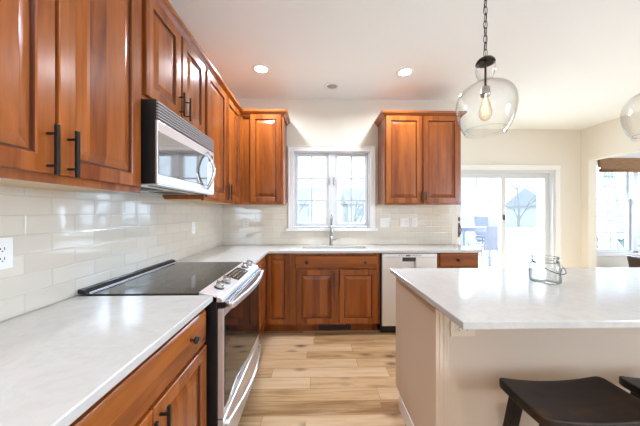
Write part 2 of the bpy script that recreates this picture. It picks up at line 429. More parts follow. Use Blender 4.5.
# jamb liner
mb = MB()
mb.box(WX0, WX0+.016, YB, YB+.14, WZ0, WZ1); mb.box(WX1-.016, WX1, YB, YB+.14, WZ0, WZ1)
mb.box(WX0, WX1, YB, YB+.14, WZ1-.016, WZ1); mb.box(WX0, WX1, YB+.05, YB+.14, WZ0, WZ0+.016)
mb.build('jamb', M_sash, w1, bevel=.002)
mc = (WX0+WX1)/2
MB().box(mc-.043, mc+.043, YB+.03, YB+.12, WZ0+.016, WZ1-.016).build('mullion', M_sash, w1, bevel=.004)
for k, (a, b) in enumerate(((WX0+.018, mc-.043), (mc+.043, WX1-.018))):
    z0, z1 = WZ0+.02, WZ1-.018
    mb = MB(); s_ = .036; ya, yb = YB+.045, YB+.09
    mb.box(a, a+s_, ya, yb, z0, z1); mb.box(b-s_, b, ya, yb, z0, z1)
    mb.box(a+s_, b-s_, ya, yb, z0, z0+s_+.012); mb.box(a+s_, b-s_, ya, yb, z1-s_, z1)
    sh = mb.build('sash', M_sash, w1, bevel=.004)
    g = MB(); cx = (a+b)/2
    g.box(cx-.010, cx+.010, ya+.012, yb-.012, z0+s_, z1-s_)
    for t in (1, 2):
        zz = z0+s_+.012+(z1-z0-2*s_-.012)*t/3
        g.box(a+s_, b-s_, ya+.013, yb-.013, zz-.010, zz+.010)
    g.build('muntin_grille', M_munt, sh)
    MB().box(a+s_, b-s_, ya+.021, ya+.025, z0+s_, z1-s_).build('pane', M_pane, sh)
    c = MB(); xx = (a+b)/2+(.03 if k == 0 else .02)
    c.box(xx-.05, xx+.05, YB+.018, YB+.045, WZ0, WZ0+.016); c.tube([(xx-.02, YB+.02, WZ0+.02), (xx+.06, YB+.012, WZ0+.022)], .006)
    c.build('crank_handle', M_sash, w1, bevel=.002)
    l = MB(); lx = mc-.030 if k == 0 else mc+.030
    l.box(lx-.007, lx+.007, YB+.014, YB+.032, WZ1-.42, WZ1-.32); l.build('latch', M_nickel, w1, bevel=.002)

# sliding door
d1 = bpy.data.objects.new('door_1', None); COL.objects.link(d1); d1['kind'] = 'structure'
mb = MB(); casing(mb, SX0, SX1, 0, SZ1, .085, YN); mb.build('casing', M_white, d1, bevel=.003)
mb = MB(); mb.box(SX0, SX0+.04, YN+.005, YN+.14, 0, SZ1); mb.box(SX1-.04, SX1, YN+.005, YN+.14, 0, SZ1)
mb.box(SX0+.04, SX1-.04, YN+.005, YN+.14, SZ1-.04, SZ1); mb.box(SX0, SX1, YN, YN+.15, 0, .03); mb.build('door_frame', M_sash, d1, bevel=.003)
def slider(a, b, y0, y1, name, st=.075):
    m_ = MB(); z0, z1 = .03, SZ1-.04
    m_.box(a, a+st, y0, y1, z0, z1); m_.box(b-st, b, y0, y1, z0, z1)
    m_.box(a+st, b-st, y0, y1, z0, z0+.12); m_.box(a+st, b-st, y0, y1, z1-.095, z1)
    p = m_.build(name, M_sash, d1, bevel=.004)
    MB().box(a+st, b-st, (y0+y1)/2-.003, (y0+y1)/2+.003, z0+.12, z1-.095).build('pane', M_pane, p)
    return p
p = slider(2.44, 3.28, YN+.02, YN+.06, 'sliding_panel')
hm = MB(); hm.tube([(2.468, YN+.02, .93), (2.470, YN-.02, .95), (2.474, YN-.035, 1.02), (2.470, YN-.02, 1.09), (2.468, YN+.02, 1.11)], .008)
hm.box(2.458, 2.480, YN+.012, YN+.02, .90, 1.14); hm.box(2.46, 2.478, YN+.005, YN+.02, 1.17, 1.24); hm.build('handle', M_bronze, p, bevel=.001)
lm = MB(); lm.box(3.238, 3.262, YN+.008, YN+.02, 1.19, 1.28); lm.build('latch', M_bronze, p, bevel=.002)
slider(3.22, 4.095, YN+.075, YN+.115, 'fixed_panel')

# dining room windows (double-hung pair)
w2 = win_root(2)
mb = MB(); casing(mb, NX0, NX1, NZ0, NZ1, .07, 5.0, sill=False); mb.build('casing', M_white, w2, bevel=.003)
mb = MB(); nm = 6.47
mb.box(NX0, NX0+.03, 5.0, 5.14, NZ0, NZ1); mb.box(NX1-.03, NX1, 5.0, 5.14, NZ0, NZ1); mb.box(NX0, NX1, 5.0, 5.14, NZ1-.03, NZ1)
mb.box(NX0, NX1, 5.0, 5.14, NZ0, NZ0+.03); mb.box(nm-.055, nm+.055, 5.0, 5.14, NZ0, NZ1); mb.build('jamb', M_sash, w2, bevel=.002)
for a, b in ((NX0+.03, nm-.055), (nm+.055, NX1-.03)):
    zm = 1.60
    for z0, z1, ya in ((NZ0+.03, zm+.02, 5.04), (zm-.02, NZ1-.03, 5.085)):
        m_ = MB(); s_ = .04; yb = ya+.035
        m_.box(a, a+s_, ya, yb, z0, z1); m_.box(b-s_, b, ya, yb, z0, z1); m_.box(a+s_, b-s_, ya, yb, z0, z0+s_); m_.box(a+s_, b-s_, ya, yb, z1-s_, z1)
        sh = m_.build('sash', M_sash, w2, bevel=.003)
        g = MB()
        for t in (1, 2):
            xx = a+s_+(b-a-2*s_)*t/3; g.box(xx-.011, xx+.011, ya+.01, yb-.01, z0+s_, z1-s_)
            zz = z0+s_+(z1-z0-2*s_)*t/3; g.box(a+s_, b-s_, ya+.011, yb-.011, zz-.011, zz+.011)
        g.build('muntin_grille', M_munt, sh)
        MB().box(a+s_, b-s_, ya+.016, ya+.019, z0+s_, z1-s_).build('pane', M_pane, sh)

def woven():
    m = N('woven_bamboo'); tc = m.n('ShaderNodeTexCoord'); mp = m.n('ShaderNodeVectorMath', operation='MULTIPLY'); mp.inputs[1].default_value = (8, 8, 140)
    m.l(tc.outputs['Object'], mp.inputs[0]); nz = m.n('ShaderNodeTexNoise', i_Scale=1., i_Detail=3.); m.l(mp.outputs[0], nz.inputs['Vector'])
    m.l(m.ramp(nz.outputs[0], [(.3, (.17, .07, .02)), (.7, (.34, .17, .06))]), m.b.inputs['Base Color']); m.b.inputs['Roughness'].default_value = .7
    m.bump(nz.outputs[0], .5, .004); return m.mat
t = thing('woven_shade', 'brown woven bamboo shade rolled up at the top of the dining room window', 'window shade', (6.46, 4.93, 2.12))
MB().box(-.80, .80, .0, .045, .10, .285).build('valance', woven(), t, bevel=.004)
mb = MB(); mb.lathe([(.0, -.79), (.035, -.79), (.035, .79), (0, .79)], (0, .005, .035), 16, axis='x'); mb.box(-.79, .79, -.008, .004, .03, .12); mb.build('rolled_fabric', bpy.data.materials['woven_bamboo'], t)

# ---------------------------------------------------------------- cabinets
def door_part(parent, x, z, w_, h_, handle=None, depth=0, st=.057, knob=None):
    """x, z lower-left on the face frame (local y = 0)"""
    mb = MB(); mb.rings(w_, h_, [(0, 0), (0, -.017), (.003, -.020), (st-.003, -.020), (st+.001, -.0165), (st+.003, -.010), (st+.003, 0)], fill=False, dark=(4, 5))
    d = mb.build('door', [WZ, WG], parent, (x, -depth, z))
    pn = MB().rings(w_, h_, [(st+.001, -.002), (st+.001, -.0085), (st+.010, -.0088), (st+.040, -.0170), (st+.043, -.0180)], dark=(0, 1))
    pn.build('raised_panel', [WZ, WG], d)
    if handle:
        hx, hz, L = handle; bar_handle(d, hx-x, hz-z, L)
    if knob: knob_part(d, knob[0]-x, knob[1]-z)
    return d
def bar_handle(parent, hx, hz, L=.155, y=-.020):
    mb = MB(); mb.box(hx-.0055, hx+.0055, y-.036, y-.025, hz, hz+L)
    for zz in (hz+.028, hz+L-.028): mb.box(hx-.004, hx+.004, y-.026, y, zz-.004, zz+.004)
    mb.build('handle', M_black, parent, bevel=.0015)
def knob_part(parent, hx, hz, y=-.020):
    mb = MB().lathe([(0, 0), (.009, 0), (.005, -.004), (.005, -.014), (.014, -.018), (.0155, -.024), (.012, -.029), (0, -.030)], (hx, y, hz), 16, axis='y')
    mb.build('knob', M_black, parent)
def drawer_part(parent, x, z, w_, h_, knobs=()):
    mb = MB().rings(w_, h_, [(0, 0), (0, -.013), (.003, -.016), (.009, -.020)])
    d = mb.build('drawer_front', WX, parent, (x, 0, z))
    for k in knobs: knob_part(d, k[0]-x, k[1]-z)
    return d
def upper_cab(loc, rz, w_, h_, dep, label, doors, z_door, h_door, group='cherry wall cabinets'):
    t = thing('upper_cabinet', label, 'cabinet', loc, rz, group)
    mb = MB(); f = .019
    mb.box(0, w_, f, dep, .012, h_)
    c = mb.build('carcass', WZ, t)
    fr = MB(); xs = [0, .022]+sorted(x for d in doors for x in ())+[w_-.022, w_]
    fr.box(0, .03, 0, f, 0, h_); fr.box(w_-.03, w_, 0, f, 0, h_); fr.box(.03, w_-.03, 0, f, 0, .032); fr.box(.03, w_-.03, 0, f, h_-.05, h_)
    if len(doors) > 1: fr.box(doors[0][0]+doors[0][1]-.02, doors[1][0]+.02, 0, f, .032, h_-.05)
    fr.build('face_frame', WZ, t)
    MB().box(.018, w_-.018, f+.001, dep-.001, .006, .0119).build('bottom_panel', M_under, t, label='pale unfinished underside')
    for d in doors: door_part(t, d[0], z_door, d[1], h_door, d[2] if len(d) > 2 else None)
    return t
UZ = 1.405; UH = 1.035; UX = -.84; UD = UX-WL-.001; RL = PI/2
HZ = 1.455-UZ
# left run: local x -> world y
upper_cab((UX, .415, UZ), RL, .83, UH, UD, 'nearest wall cabinet on the left, two tall doors with black bar handles', [(.012, .400, (.385, .022, .155)), (.424, .386, (.452, .022, .155))], .027, .985)
upper_cab((UX, -.42, UZ), RL, .83, UH, UD, 'wall cabinet on the left wall behind the nearest two door one', [(.012, .400, (.385, .022, .155)), (.424, .386, (.452, .022, .155))], .027, .985)
upper_cab((UX, 1.25, 1.866), RL, .70, UZ+UH-1.866, UD, 'short two door cherry cabinet directly above the microwave', [(.013, .326, (.318, .030, .145)), (.358, .322, (.392, .030, .145))], .024, .524)
upper_cab((UX, 1.955, UZ), RL, .928, UH, UD, 'tall two door cherry wall cabinet between the microwave and the corner', [(.021, .428, (.425, .03, .15)), (.465, .42, (.498, .03, .15))], .027, .985)
# back-left and back-right
t = upper_cab((UX+.001, 2.89, UZ), 0, .49, UH, YB-2.89-.001, 'narrow single door cherry cabinet in the corner, left of the kitchen window', [(.118, .348, (.410, .03, .15))], .027, .985)
MB().box(-.30, -.002, .02, YB-2.89-.002, .012, UH).build('corner_carcass', WZ, t)
upper_cab((.800, 2.89, UZ), 0, .877, UH, YB-2.89-.001, 'wide two door cherry wall cabinet right of the kitchen window', [(.012, .408, (.401, .035, .115)), (.439, .420, (.457, .035, .115))], .018, .992)
# crown mouldings
cr = [(0, 2.400), (.006, 2.400), (.010, 2.412), (.030, 2.432), (.042, 2.440), (.046, 2.452), (.046, 2.462), (0, 2.462)]
def crown(t, path, pre=None, post=None):
    o = MB().sweep(path, cr, pre=pre, post=post).build('crown_molding', WX, t)
    o.matrix_parent_inverse = (Matrix.Translation(t.location) @ Matrix.Rotation(t.rotation_euler.z, 4, 'Z')).inverted()
CUP = [o for o in bpy.data.objects if o.name.startswith('upper_cabinet')]
cab_at = lambda x, y: min(CUP, key=lambda o: (o.location.x-x)**2+(o.location.y-y)**2)
cx_ = UX+.001
crown(cab_at(UX, -.42), [(cx_, -.42), (cx_, .410)]); crown(cab_at(UX, .415), [(cx_, .4105), (cx_, 1.2475)])
crown(cab_at(UX, 1.25), [(cx_, 1.248), (cx_, 1.952)]); crown(cab_at(UX, 1.955), [(cx_, 1.9525), (cx_, 2.889)], post=(0, 2.889))
crown(cab_at(UX, 2.89), [(cx_+.001, 2.889), (-.348, 2.889), (-.348, YB-.001)], pre=(cx_+.001, 0))
crown(cab_at(.800, 2.89), [(.799, YB-.001), (.799, 2.889), (1.678, 2.889), (1.678, YB-.001)])

FZ = .884
def base_cab(loc, rz, w_, dep, label, stiles=(), group='cherry base cabinets', ctop=None):
    t = thing('base_cabinet', label, 'cabinet', loc, rz, group)
    mb = MB(); mb.box(0, w_, .019, dep, .115, ctop or FZ-.001); mb.box(0, w_, .105, dep, 0, .115)
    if ctop: mb.box(0, .018, .019, dep, ctop, FZ-.001); mb.box(w_-.018, w_, .019, dep, ctop, FZ-.001)
    mb.build('carcass', WZ, t)
    fr = MB(); fr.box(0, .03, 0, .019, .115, FZ-.001); fr.box(w_-.03, w_, 0, .019, .115, FZ-.001)
    fr.box(.03, w_-.03, 0, .019, .115, .15); fr.box(.03, w_-.03, 0, .019, .86, FZ-.001)
    for s_ in stiles: fr.box(*s_)
    fr.build('face_frame', WZ, t); return t
BX = -.53; BD = BX-WL-.001
for y0, lab in ((.40, 'nearest base cabinet on the left, wide drawer over two doors beside the range'), (-.445, 'base cabinet on the left wall behind the nearest one')):
    t = base_cab((BX, y0, 0), RL, .835, BD, lab, [(.03, .805, 0, .019, .68, .71), (.40, .435, 0, .019, .15, .68)])
    drawer_part(t, .018, .70, .80, .152, [(.15, .785), (.665, .785)])
    door_part(t, .018, .13, .398, .558, (.385, .53, .145)); door_part(t, .424, .13, .394, .558, (.452, .53, .145))
t = base_cab((BX, 2.062, 0), RL, .24, BD, 'narrow base cabinet just beyond the range with a drawer over one door', [(.03, .21, 0, .019, .68, .71)])
drawer_part(t, .018, .70, .204, .152, [(.112, .775)]); door_part(t, .018, .13, .204, .558, st=.045, knob=(.19, .65))
# corner cabinet: L
t = thing('corner_cabinet', 'corner base cabinet with a folding raised panel door between range and sink', 'cabinet', (0, 0, 0), 0, 'cherry base cabinets')
FY = 2.73
mb = MB(); mb.slab([WL+.001, BX-.019, -.232], [2.304, FY+.019, YB-.001], .115, FZ-.001, lambda i, j: not (i == 1 and j == 0))
mb.slab([WL+.001, BX-.105, -.232], [2.304, FY+.105, YB-.001], 0, .115, lambda i, j: not (i == 1 and j == 0)); mb.build('carcass', WZ, t)
fr = MB(); fr.box(BX-.019, BX, 2.304, FY, .115, .15); fr.box(BX-.019, BX, 2.304, FY, .862, FZ-.001); fr.box(BX-.019, -.232, FY, FY+.019, .115, .15)
fr.box(BX-.019, -.232, FY, FY+.019, .862, FZ-.001); fr.box(BX-.019, BX, 2.304, 2.325, .15, .862); fr.box(-.262, -.232, FY, FY+.019, .15, .862); fr.build('face_frame', WZ, t)
piv = door_part(t, BX+.022, .13, .265-.024, .735, st=.05); piv.location.y = FY
lf = door_part(t, 0, .13, .40, .735, st=.05); lf.location = (BX, 2.318, .13); lf.rotation_euler = (0, 0, RL)
t = base_cab((-.23, FY, 0), 0, .93, YB-FY-.001, 'sink base cabinet with a long false drawer front over two doors', [(.03, .90, 0, .019, .69, .72), (.44, .49, 0, .019, .15, .69)], ctop=.68)
drawer_part(t, .022, .715, .878, .143, [(.148, .787), (.768, .787)])
door_part(t, .034, .13, .430, .572, (.436, .535, .15)); door_part(t, .490, .13, .412, .572, (.484+.012, .535, .15))
t = base_cab((1.335, FY, 0), 0, .445, YB-FY-.001, 'single base cabinet at the right end with a drawer and small black knob', [(.03, .415, 0, .019, .69, .72)])
drawer_part(t, .012, .728, .42, .150, [(.205, .808)]); door_part(t, .012, .13, .42, .572, (.06, .535, .15))
# toe-kick register
mb = MB(); mb.box(.045, .405, FY+.095, FY+.104, .018, .088)
rg = mb.build('toe_kick_register', M_black); tag(rg, 'black vent register in the toe kick below the sink doors', 'vent')
g = MB()
for k in range(17): g.box(.055+k*.0205, .065+k*.0205, FY+.091, FY+.0949, .026, .080)
g.build('louvre', M_slot, rg)

# counters
CT = .914
near = MB().box(WL+.0095, -.489, -.60, 1.242, FZ, CT).build('quartz_countertop', M_quartz, bevel=.004)
tag(near, 'white quartz countertop on the left, nearest the viewer, this side of the range', 'countertop', 'quartz worktops')
CF = 2.688; sx0, sx1, sy0, sy1 = -.14, .60, 2.80, 3.075
mb = MB().slab([WL+.0095, -.489, sx0, sx1, 1.80], [2.066, CF, sy0, sy1, YB-.0095], FZ, CT,
               lambda i, j: (i == 0 or j > 0) and not (i == 2 and j == 2))
far = mb.build('quartz_countertop', M_quartz, bevel=.004); tag(far, 'white quartz countertop under the window, turning the corner to the range', 'countertop', 'quartz worktops')
# undermount sink
mb = MB(); t_ = .006
mb.box(sx0-.012, sx0, sy0-.012, sy1+.012, .70, FZ-.0005); mb.box(sx1, sx1+.012, sy0-.012, sy1+.012, .70, FZ-.0005)
mb.box(sx0, sx1, sy0-.012, sy0, .70, FZ-.0005); mb.box(sx0, sx1, sy1, sy1+.012, .70, FZ-.0005); mb.box(sx0-.012, sx1+.012, sy0-.012, sy1+.012, .69, .70)
s_ = thing('kitchen_sink', 'white undermount sink set into the countertop below the window', 'sink', (0, 0, 0))
mb.build('basin', plain('white_sink_composite', (.80, .79, .77), .3), s_, bevel=.003)
MB().lathe([(0, .004), (.03, .004), (.042, .002), (.045, 0)], (.23, 2.93, .7005), 20).build('drain', M_chrome, s_)

# ---------------------------------------------------------------- faucet
t = thing('kitchen_faucet', 'brushed nickel gooseneck faucet with side lever behind the sink', 'faucet', (.203, 3.125, CT))
MB().lathe([(0, 0), (.028, 0), (.028, .006), (.021, .012), (.019, .10), (.016, .115), (0, .115)], seg=24).build('base', M_nickel, t)
pts = [(0, 0, .10), (0, 0, .27)]+[(0, -.075+.075*math.cos(a), .27+.11*math.sin(a)) for a in [PI*k/12 for k in range(1, 12)]]+[(0, -.15, .27), (0, -.152, .235)]
MB().tube(pts, .0145, 14).build('spout', M_nickel, t)
MB().lathe([(0, 0), (.019, 0), (.021, .01), (.019, .06), (.016, .10), (0, .10)], (0, -.152, .15), 18).build('spray_head', M_nickel, t)
mb = MB(); mb.tube([(.015, 0, .065), (.045, 0, .065)], .012, 14); mb.tube([(.045, 0, .065), (.060, -.01, .075), (.105, -.02, .082)], [.009, .008, .006], 12); mb.build('lever', M_nickel, t)

# ---------------------------------------------------------------- dishwasher
t = thing('dishwasher', 'pale stainless dishwasher with a pocket handle between sink cabinet and end drawer', 'dishwasher', (.712, FY-.02, 0))
MB().box(0, .618, .045, .47, .10, .875).build('tub', M_blackplastic, t)
MB().box(.012, .606, .07, .30, .0, .098).build('kick_plate', M_blackplastic, t)
dm = MB(); dm.box(.012, .604, 0, .044, .100, .72); dm.box(.012, .23, 0, .044, .72, .832); dm.box(.376, .604, 0, .044, .72, .832)
dm.box(.23, .376, .030, .044, .72, .832)
dr = dm.build('door', M_steelv, t, bevel=.003)
MB().box(.012, .604, -.002, .044, .834, .874).build('control_panel', M_steelv, t, bevel=.003)
pk = MB(); pk.hexa([(.235, .029, .785), (.371, .029, .785), (.371, .004, .795), (.235, .004, .795), (.228, .029, .832), (.378, .029, .832), (.378, .001, .832), (.228, .001, .832)])
pk.build('pocket_handle', M_slot, dr, bevel=.003)
bt = MB(); bt.box(.265, .315, -.0035, -.002, .846, .860); 
for k in range(5): bt.box(.33+k*.022, .342+k*.022, -.0032, -.002, .850, .857)
for k in range(3): bt.box(.19+k*.022, .20+k*.022, -.0032, -.002, .850, .857)
bt.build('button', M_slot, t)

# ---------------------------------------------------------------- range (local x along +Y, front at -y)
t = thing('electric_range', 'stainless slide-in electric range with black glass cooktop on the left run', 'range', (-.445, 1.256, 0), RL)
W = .794; DP = .695
MB().box(0, W, .031, DP, .04, .90).build('body', M_blackplastic, t, bevel=.002)
MB().box(.03, W-.03, .08, DP-.05, .0, .04).build('foot_plinth', M_blackplastic, t)
ct = MB().box(-.004, W+.004, .120, .655, .901, .9195).build('cooktop', M_bglass, t, bevel=.002)
bn = MB()
for (bx, by, r) in ((.20, .29, .10), (.60, .29, .085), (.20, .52, .075), (.60, .52, .10), (.40, .54, .05)):
    bn.lathe([(r-.0015, .9197), (r+.0015, .9197)], (bx, by, 0), 40, smooth=False)
bn.build('burner_marking', plain('grey_print', (.10, .10, .10), .3), ct, normals=False)
rt = MB(); rt.hexa([(-.006, .652, .920), (W+.006, .652, .920), (W+.006, DP, .920), (-.006, DP, .920), (-.006, .668, .938), (W+.006, .668, .938), (W+.006, DP, .942), (-.006, DP, .942)])
rtp = rt.build('rear_trim', M_blackplastic, t, bevel=.003)
MB().box(.01, W-.01, .6485, .6515, .9205, .9250).build('steel_strip', M_steel, rtp)
cp = MB(); cp.hexa([(0, .0, .872), (W, .0, .872), (W, .120, .872), (0, .120, .872), (0, .008, .893), (W, .008, .893), (W, .120, .9245), (0, .120, .9245)])
cpo = cp.build('control_panel', M_steel, t, bevel=.003)
zs_ = lambda y: .893+(y-.008)*(.9245-.893)/.112
def slant(mb, x0, x1, y0, y1, t0=.0003, t1=.0016):
    mb.hexa([(x0, y0, zs_(y0)+t0), (x1, y0, zs_(y0)+t0), (x1, y1, zs_(y1)+t0), (x0, y1, zs_(y1)+t0), (x0, y0, zs_(y0)+t1), (x1, y0, zs_(y0)+t1), (x1, y1, zs_(y1)+t1), (x0, y1, zs_(y1)+t1)]); return mb
dl = slant(MB(), .325, .575, .022, .105)
for i in range(6):
    for j in range(3): 
        slant(dl, .35+i*.036, .362+i*.036, .035+j*.024, .042+j*.024, .0016, .002); dl.mi[-6:] = [1]*6
dl.build('display', [M_bglass, plain('pale_print', (.45, .43, .40), .5)], cpo)
def knob_r(x, y):
    z = zs_(y)
    k = MB(); k.lathe([(0, 0), (.026, 0), (.027, .004), (.022, .006)], (0, 0, 0), 24, m=1)
    k.lathe([(.0215, .005), (.0215, .024), (.0195, .028), (0, .028)], (0, 0, 0), 24)
    k.box(-.005, .005, -.021, .021, .027, .034)
    k.build('knob', [M_nickel, M_blackplastic], t, (x, y, z), (math.radians(15), 0, 0))
for kx, ky in ((.125, .066), (.235, .068), (.635, .068), (.735, .066)): knob_r(kx, ky)
# vent slot between panel and door
MB().box(.01, W-.01, -.006, .03, .842, .871).build('vent_recess', M_blackplastic, t)
vs_ = MB()
for k in range(3): vs_.box(.02, W-.02, -.020+k*.011, -.014+k*.011, .852+k*.006, .856+k*.006)
vs_.box(.02, .026, -.02, .01, .845, .872); vs_.box(W-.026, W-.02, -.02, .01, .845, .872)
vs_.build('vent_louvre', M_steel, t)
od = MB(); od.box(.003, W-.003, 0, .030, .300, .840)
odo = od.build('oven_door', M_steel, t, bevel=.003)
MB().box(.012, W-.012, -.004, .001, .352, .800).build('window', M_bglass, odo, bevel=.002)
hp = [(.03+.734*k/24, -.034-.030*math.sin(PI*k/24), .848) for k in range(25)]
ho = MB().ribbon(hp, .030, .014); ho.box(.02, .05, -.040, 0, .835, .861); ho.box(W-.05, W-.02, -.040, 0, .835, .861)
ho.build('handle', M_steel, odo, bevel=.004)
dw = MB(); dw.box(.003, W-.003, 0, .030, .075, .292); dwo = dw.build('storage_drawer', M_steel, t, bevel=.003)
hp = [(.02+.754*k/24, -.012-.042*math.sin(PI*k/24), .262) for k in range(25)]
hm = MB().ribbon(hp, .016, .012); hm.box(.012, .04, -.02, 0, .254, .270); hm.box(W-.04, W-.012, -.02, 0, .254, .270)
hm.build('handle', M_steel, dwo, bevel=.003)

# ---------------------------------------------------------------- microwave
t = thing('microwave', 'stainless and black over-the-range microwave under the short cabinet', 'microwave', (-.76, 1.253, 1.447), RL)
MW = .692; MH = .415
MB().box(0, MW, .0125, -.76-WL-.001, .006, MH).build('case', M_blackplastic, t, bevel=.002)
vg = MB(); vg.box(0, MW, .008, .012, .318, MH)
vgo = vg.build('vent_grille', M_blackplastic, t)
g = MB()
for k in range(6): z = .328+k*.0148; g.box(.002, MW-.002, -.001, .009, z, z+.0044)
g.build('slat', M_steel, vgo)
DW_ = .575
dm = MB(); dm.box(0, DW_, 0, .012, .006, .058); dm.box(0, DW_, 0, .012, .258, .316); dm.box(0, .008, 0, .012, .058, .258); dm.box(DW_-.05, DW_, 0, .012, .058, .258)
do = dm.build('door', M_steel, t, bevel=.003)
MB().box(.004, DW_-.004, -.002, .010, .052, .262).build('window', M_mirror, do, bevel=.002)
hb = [(.545, -.010-.048*math.sin(PI*k/14), .030+.255*k/14) for k in range(15)]
MB().tube(hb, .0105, 12).build('handle', M_chrome, do)
cpn = MB().box(DW_+.002, MW, 0, .012, .006, .316).build('control_panel', M_steel, t, bevel=.003)
MB().box(DW_+.022, MW-.02, -.0012, 0, .235, .285).build('display', M_slot, cpn)
bt = MB()
for i in range(3):
    for j in range(6): bt.box(DW_+.022+i*.028, DW_+.040+i*.028, -.0010, 0, .05+j*.028, .066+j*.028)
bt.build('button', plain('grey_key', (.45, .45, .46), .4), cpn)
bm = MB(); bm.box(.004, MW-.004, .004, .36, .0, .0055); bm.box(.10, .30, .15, .30, -.003, 0, 1); bm.box(.40, .60, .15, .30, -.003, 0, 1); bm.box(.04, MW-.04, .06, .075, -.002, 0, 1)
bm.build('base_plate', [M_steel, M_slot], t)

# ---------------------------------------------------------------- wall plates
def plate(name, label, cat, loc, rz, gangs=1, kind='outlet', mat=None, h=.115, horiz=False, group='outlet and switch plates'):
    mat = mat or M_plate; wd = .072+.046*(gangs-1)
    t = thing(name, label, cat, loc, rz, group)
    b = MB()
    if horiz: b.box(-h/2, h/2, -.006, 0, -wd/2, wd/2)
    else: b.box(-wd/2, wd/2, -.006, 0, -h/2, h/2)
    b.build('plate', mat, t, bevel=.002)
    for g in range(gangs):
        gx = (g-(gangs-1)/2)*.046; kd = kind if isinstance(kind, str) else kind[g]
        r = MB(); s_ = MB()
        if horiz: r.box(-.034, .034, -.0085, -.006, -.0165, .0165)
        else: r.box(gx-.0165, gx+.0165, -.0085, -.006, -.034, .034)
        if kd == 'outlet':
            for sz in (-.018, .018):
                for sx, l in ((-.006, .004), (.006, .005)):
                    if horiz: s_.box(sz-l, sz+l, -.0092, -.0085, sx-.0012, sx+.0012)
                    else: s_.box(gx+sx-.0012, gx+sx+.0012, -.0092, -.0085, sz-l, sz+l)
                if horiz: s_.box(sz-.010, sz-.006, -.0092, -.0085, -.002, .002)
                else: s_.box(gx-.002, gx+.002, -.0092, -.0085, sz-.011, sz-.007)
            r.add(s_.v, s_.f, 1); r.build('receptacle', [mat, M_slot], t)
        else:
            r.hexa([(gx-.014, -.0085, -.03), (gx+.014, -.0085, -.03), (gx+.014, -.0085, .0), (gx-.014, -.0085, .0)]+[(gx-.014, -.0125, -.03), (gx+.014, -.0125, -.03), (gx+.014, -.0087, 0), (gx-.014, -.0087, 0)])
            r.build('rocker_switch', mat, t, bevel=.001)
    return t
yt = YB-.0092; xt = WL+.0092
plate('outlet', 'white outlet plate at the left edge on the tile above the near counter', 'outlet', (xt, .950, 1.162), RL)
plate('switch_plate', 'white switch plate on the left tile wall beyond the range', 'switch', (xt, 2.42, 1.172), RL, kind='switch')
plate('outlet', 'white plate on the back tile wall in the corner, left of the window', 'outlet', (-.857, yt, 1.187), 0)
plate('switch_plate', 'double white switch plate just right of the kitchen window', 'switch', (.885, yt, 1.190), 0, 2, 'switch')
plate('switch_plate', 'double white plate, middle of the three right of the window', 'switch', (1.135, yt, 1.190), 0, 2, ('switch', 'outlet'))
plate('outlet', 'narrow white outlet plate, rightmost of the three under the right cabinet', 'outlet', (1.262, yt, 1.190), 0)

# ---------------------------------------------------------------- island
t = thing('kitchen_island', 'painted greige kitchen island base under the white quartz top', 'island', (0, 0, 0))
ix0, ix1, iy0, iy1 = .572, 2.62, 1.19, 1.785
mb = MB(); mb.box(ix0, ix1, iy0, 1.70, 0, FZ-.001); mb.box(ix0, ix1, 1.70, iy1, .10, FZ-.001)
mb.build('body', M_island, t, bevel=.002)
mb = MB(); mb.box(ix0-.004, ix0+.060, iy0-.006, iy0+.02, .0, FZ-.0015); mb.build('corner_post', M_island, t, bevel=.003)
mb = MB()
for k in range(2): mb.box(ix0+.014+k*.020, ix0+.024+k*.020, iy0-.0075, iy0-.005, .13, .84)
mb.build('fluting', M_island, t, bevel=.002)
mb = MB(); mb.sweep([(ix1, iy0-.0085), (ix0-.0065, iy0-.0085), (ix0-.0065, 1.70)][::-1], [(0, 0), (-.030, 0), (-.030, .016), (-.014, .022), (-.014, .080), (-.008, .090), (0, .092)])
mb.build('baseboard', M_white, t, label='white baseboard with shoe moulding')
for k in range(3):
    door_w = .62; x = ix1-.04-k*.66
    d = door_part(t, x, .13, door_w, .72); d.location = (x, iy1, .13); d.rotation_euler = (0, 0, PI)
    for c in [d]+children(d): c.data.materials.clear(); c.data.materials.append(M_island); c.data.materials.append(M_island)
top = MB().slab([.540, 2.70], [.916, 1.812], FZ, CT, lambda i, j: True).build('quartz_countertop', M_quartz, bevel=.004)
tag(top, 'white quartz countertop of the island with a seating overhang', 'countertop', 'quartz worktops')
plate('outlet', 'beige outlet plate below the island countertop overhang', 'outlet', (.698, iy0-.0005, .766), 0, 1, 'outlet', M_beigeplate, .118, True)

# ---------------------------------------------------------------- stools
def saddle_wood():
    m = N('espresso_wood'); tc = m.n('ShaderNodeTexCoord')
    mp = m.n('ShaderNodeVectorMath', operation='MULTIPLY'); mp.inputs[1].default_value = (5, 30, 30); m.l(tc.outputs['Object'], mp.inputs[0])
    a = m.n('ShaderNodeTexNoise', i_Scale=1., i_Detail=4.); m.l(mp.outputs[0], a.inputs['Vector'])
    b = m.n('ShaderNodeTexNoise', i_Scale=9., i_Detail=3.); m.l(tc.outputs['Object'], b.inputs['Vector'])
    f = m.math('ADD', m.math('MULTIPLY', a.outputs[0], .4), m.math('MULTIPLY', b.outputs[0], .6))
    m.l(m.ramp(f, [(.38, (.006, .003, .002)), (.58, (.022, .010, .005)), (.75, (.07, .028, .012))]), m.b.inputs['Base Color'])
    m.b.inputs['Roughness'].default_value = .45; m.b.inputs['Specular IOR Level'].default_value = .28; m.bump(a.outputs[0], .08, .003); return m.mat
M_esp = saddle_wood()
